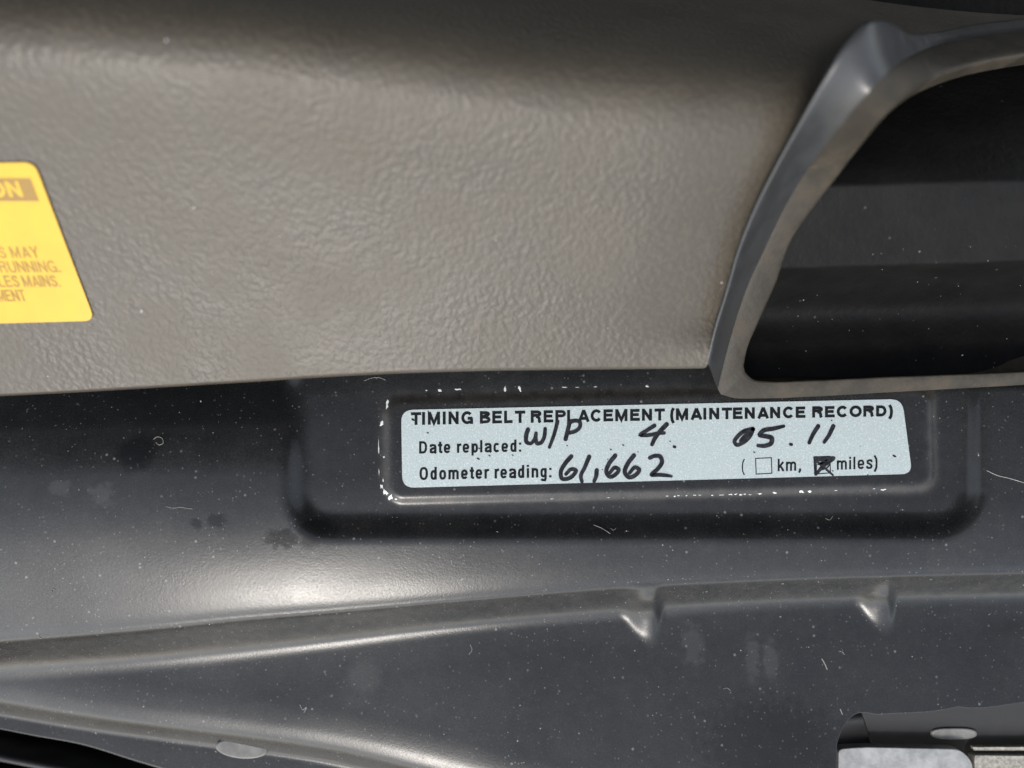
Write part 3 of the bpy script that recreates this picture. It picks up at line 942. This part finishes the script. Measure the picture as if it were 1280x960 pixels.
def glyph(ch, s, narrow, _g=_g):
    h = s / 2
    if not narrow:
        if ch == 'S': return [([(.68, .72), (.60, .88), (.40, .95 - h / 2), (.18, .88), (.12, .73), (.24, .58), (.52, .47), (.66, .30), (.60, .13), (.38, h - .02), (.16, .12), (.08, .28)], 0)], .78, .9
        if ch == 'Y': return [([(.06, 1), (.40, .42), (.74, 1)], 0), ([(.40, .45), (.40, 0)], 0)], .80, .86
        if ch == 'U': return [([(h, 1), (h, .32), (.20, h + .02), (.40, h - .01), (.60, h + .02), (.80 - h, .32), (.80 - h, 1)], 0)], .80, .96
        if ch == '.': return [([(h, 0), (h, s)], 0)], s, s + .2
    return _g(ch, s, narrow)


ytext('ION', 0.22, 0, 51, 246.5, 227, M_YELLOW, 0.375, 'header_text')
ytext('S MAY', 0.15, -8, 42, 323, 308.5, M_TEXT, 0.345, 'warning_text')
ytext('RUNNING.', 0.15, -14, 61, 341, 326.5, M_TEXT, 0.345, 'warning_text')
ytext('LES MAINS.', 0.15, -22, 54, 359, 344.5, M_TEXT, 0.345, 'warning_text')
ytext('MENT', 0.15, -30, 5, 377, 362.5, M_TEXT, 0.345, 'warning_text')

# ------------------------------------------------------------------ latch in the lower right cut-out
latch = empty('bonnet_latch', at(1160, 945, -26), 'silver steel bonnet latch plates in the cut-out of the black panel', 'latch')
slab('latch_bracket', [(1074, 880, -13.5), (1090, 930, -19.5), (1100, 985, -24), (1560, 985, -24), (1560, 930, -19.5), (1560, 862, -13.5)], 0.9, M_DARK, latch, 0.3)
slab('latch_plate', [(*q, -15.5) for q in rounded([(1048, 936), (1078, 933.5), (1200, 936), (1216, 952), (1216, 1040), (1048, 1040)], [6, 14, 10, 10, 2, 2], 5)], 2.6, M_ZINC, latch, 0.5)
slab('latch_plate', [(*q, -16.2) for q in rounded([(1218, 944), (1560, 947), (1560, 1040), (1218, 1040)], [2, 2, 2, 2], 3)], 2.4, M_ZINC2, latch, 0.25)
slab('latch_lip', [(1216, 933.5, -16.6), (1560, 932, -16.6), (1560, 938.5, -17.0), (1218, 938.5, -17.0)], 1.2, M_ZINC2, latch, 0.2)
ov = [(1193.5 + 29 * math.copysign(abs(math.cos(a))**.7, math.cos(a)), 917.5 + 7.5 * math.copysign(abs(math.sin(a))**.8, math.sin(a))) for a in np.linspace(0, 2 * math.pi, 28)[:-1]]
slab('rivet_head', [(u, v, -17.2 - (v - 917) * 0.11) for u, v in ov], 2.0, M_CLIP, latch, 0.5, label='pale worn rivet head on the latch bracket')

# ------------------------------------------------------------------ clip under the lower left flange and the dark bay below
ovc = [(302 + 33 * math.cos(a), 933.5 + (302 + 33 * math.cos(a) - 270) * 0.07 + 13 * math.sin(a)) for a in np.linspace(0, 2 * math.pi, 34)[:-1]]
clip = slab('push_clip', [(u, v, float(height(302, 946)) + 1.3) for u, v in ovc], 3.0, M_CLIP, None, 0.4)
clip['label'], clip['category'] = 'pale grey oval push clip on the lower left edge of the black panel', 'clip'

bay = empty('lower_bay_tray', (0, -0.06, -0.06), 'black plastic tray in the dark gap below the panel', 'car tray')
tu, tv = np.meshgrid(np.linspace(-420, 1700, 160), np.linspace(760, 1100, 60))
tz = -46 + 5 * np.sin(tv / 14.0 + tu / 160) * sstep(-400, 100, tu) + (tv - 930) * 0.03
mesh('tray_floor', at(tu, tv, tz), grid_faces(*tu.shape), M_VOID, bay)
for k, (a, b) in enumerate((((-200, 905), (160, 975)), ((-200, 938), (110, 1000)))):
    slab('tray_rib', [(a[0], a[1], -34), (b[0], b[1], -34), (b[0], b[1] + 9, -34), (a[0], a[1] + 9, -34)], 14, M_VOID, bay, 0.6)

# ------------------------------------------------------------------ dust, grit and lint lying about
dv, df = [], []


def speck(u, v, z, r, tall=0.5):
    n = 6
    b = len(dv)
    ph = random.uniform(0, 6.28)
    st = random.uniform(0.5, 1.0)
    for k in range(n):
        a = ph + k * 2 * math.pi / n
        rr = r * random.uniform(0.6, 1.2)
        x, y = rr * math.cos(a), rr * st * math.sin(a)
        dv.append(at(u + x * math.cos(ph) - y * math.sin(ph), v + x * math.sin(ph) + y * math.cos(ph), z))
    dv.append(at(u, v, z + r * PX * tall))
    df.extend((b + k, b + n, b + (k + 1) % n) for k in range(n))


for _ in range(1500):
    u, v = random.uniform(-60, 1340), random.uniform(500, 955)
    if v > EDGE(u) - 4 or (u > 1040 and v > CUT(max(u, 1046)) - 5) or rbox(u, v, 821, 555, 322, 50, 10) < 2:
        continue
    speck(u, v, float(height(u, v)) + 0.01, min(2.0, 0.2 + random.expovariate(4.8)))
for _ in range(45):
    u, v = random.uniform(960, 1300), random.uniform(300, 462)
    if u < 960 + (460 - v) * 0.35:
        continue
    speck(u, v, float(LINING(v + (u - 1100) * 0.03)) + 0.3 * math.sin(u / 90) + 0.02, min(1.8, 0.3 + random.expovariate(3.2)))
for (u, v, r) in ((177, 388, 3.4), (208, 50, 3), (243, 259, 3), (482, 427, 1.8), (350, 295, 1.6), (902, 353, 2.4), (60, 470, 1.6), (620, 300, 1.4), (760, 410, 1.6), (540, 120, 1.8)):
    speck(u, v, float(zbody(u, v)) + 0.05, r)


def fibre(pts, w=0.75):
    q = resample(pts, 26)
    b = len(dv)
    n = len(q)
    for i in range(n):
        t = q[min(i + 1, n - 1)] - q[max(i - 1, 0)]
        t = t / max(np.hypot(*t), 1e-6)
        nx, ny = -t[1] * w / 2, t[0] * w / 2
        z = float(height(q[i][0], q[i][1])) + 0.05
        dv.append(at(q[i][0] + nx, q[i][1] + ny, z))
        dv.append(at(q[i][0], q[i][1], z + 0.10))
        dv.append(at(q[i][0] - nx, q[i][1] - ny, z))
    for i in range(n - 1):
        for j in (0, 1):
            df.append((b + 3 * i + j, b + 3 * i + j + 1, b + 3 * i + 4 + j))
            df.append((b + 3 * i + j, b + 3 * i + 4 + j, b + 3 * i + 3 + j))


fibre([(192, 549), (197, 546), (203, 548), (204, 554), (199, 556), (195, 553)])
fibre([(208, 633), (216, 635), (225, 634), (233, 635), (241, 636)], 0.6)
fibre([(1233, 588), (1246, 594), (1262, 598), (1282, 604)], 0.8)
fibre([(375, 880), (379, 887), (383, 884), (380, 891)], 0.6)
fibre([(1027, 823), (1031, 830), (1034, 837)], 1.0)
fibre([(1050, 886), (1053, 893)], 1.0)
fibre([(588, 806), (590, 812), (586, 818)], 0.6)
fibre([(742, 656), (752, 660), (763, 667)], 0.6)
fibre([(455, 476), (463, 473), (474, 472), (482, 475)], 0.5)
for _ in range(7):
    u, v, a = random.uniform(20, 1250), random.uniform(640, 870), random.uniform(0, 6.28)
    l, c_ = random.uniform(4, 11), random.uniform(-4, 4)
    fibre([(u, v), (u + l * .5 * math.cos(a) + c_ * math.sin(a), v + l * .5 * math.sin(a) - c_ * math.cos(a)), (u + l * math.cos(a), v + l * math.sin(a))], 0.55)
fixed = []
for q in df:
    p = [dv[i] for i in q]
    fixed.append(q if np.cross(p[1] - p[0], p[2] - p[0])[2] > 0 else q[::-1])
dust = mesh('dust', dv, fixed, M_DUST, None, kind='stuff')
dust['label'], dust['category'] = 'pale dust specks and lint fibres scattered over the panel', 'dust'
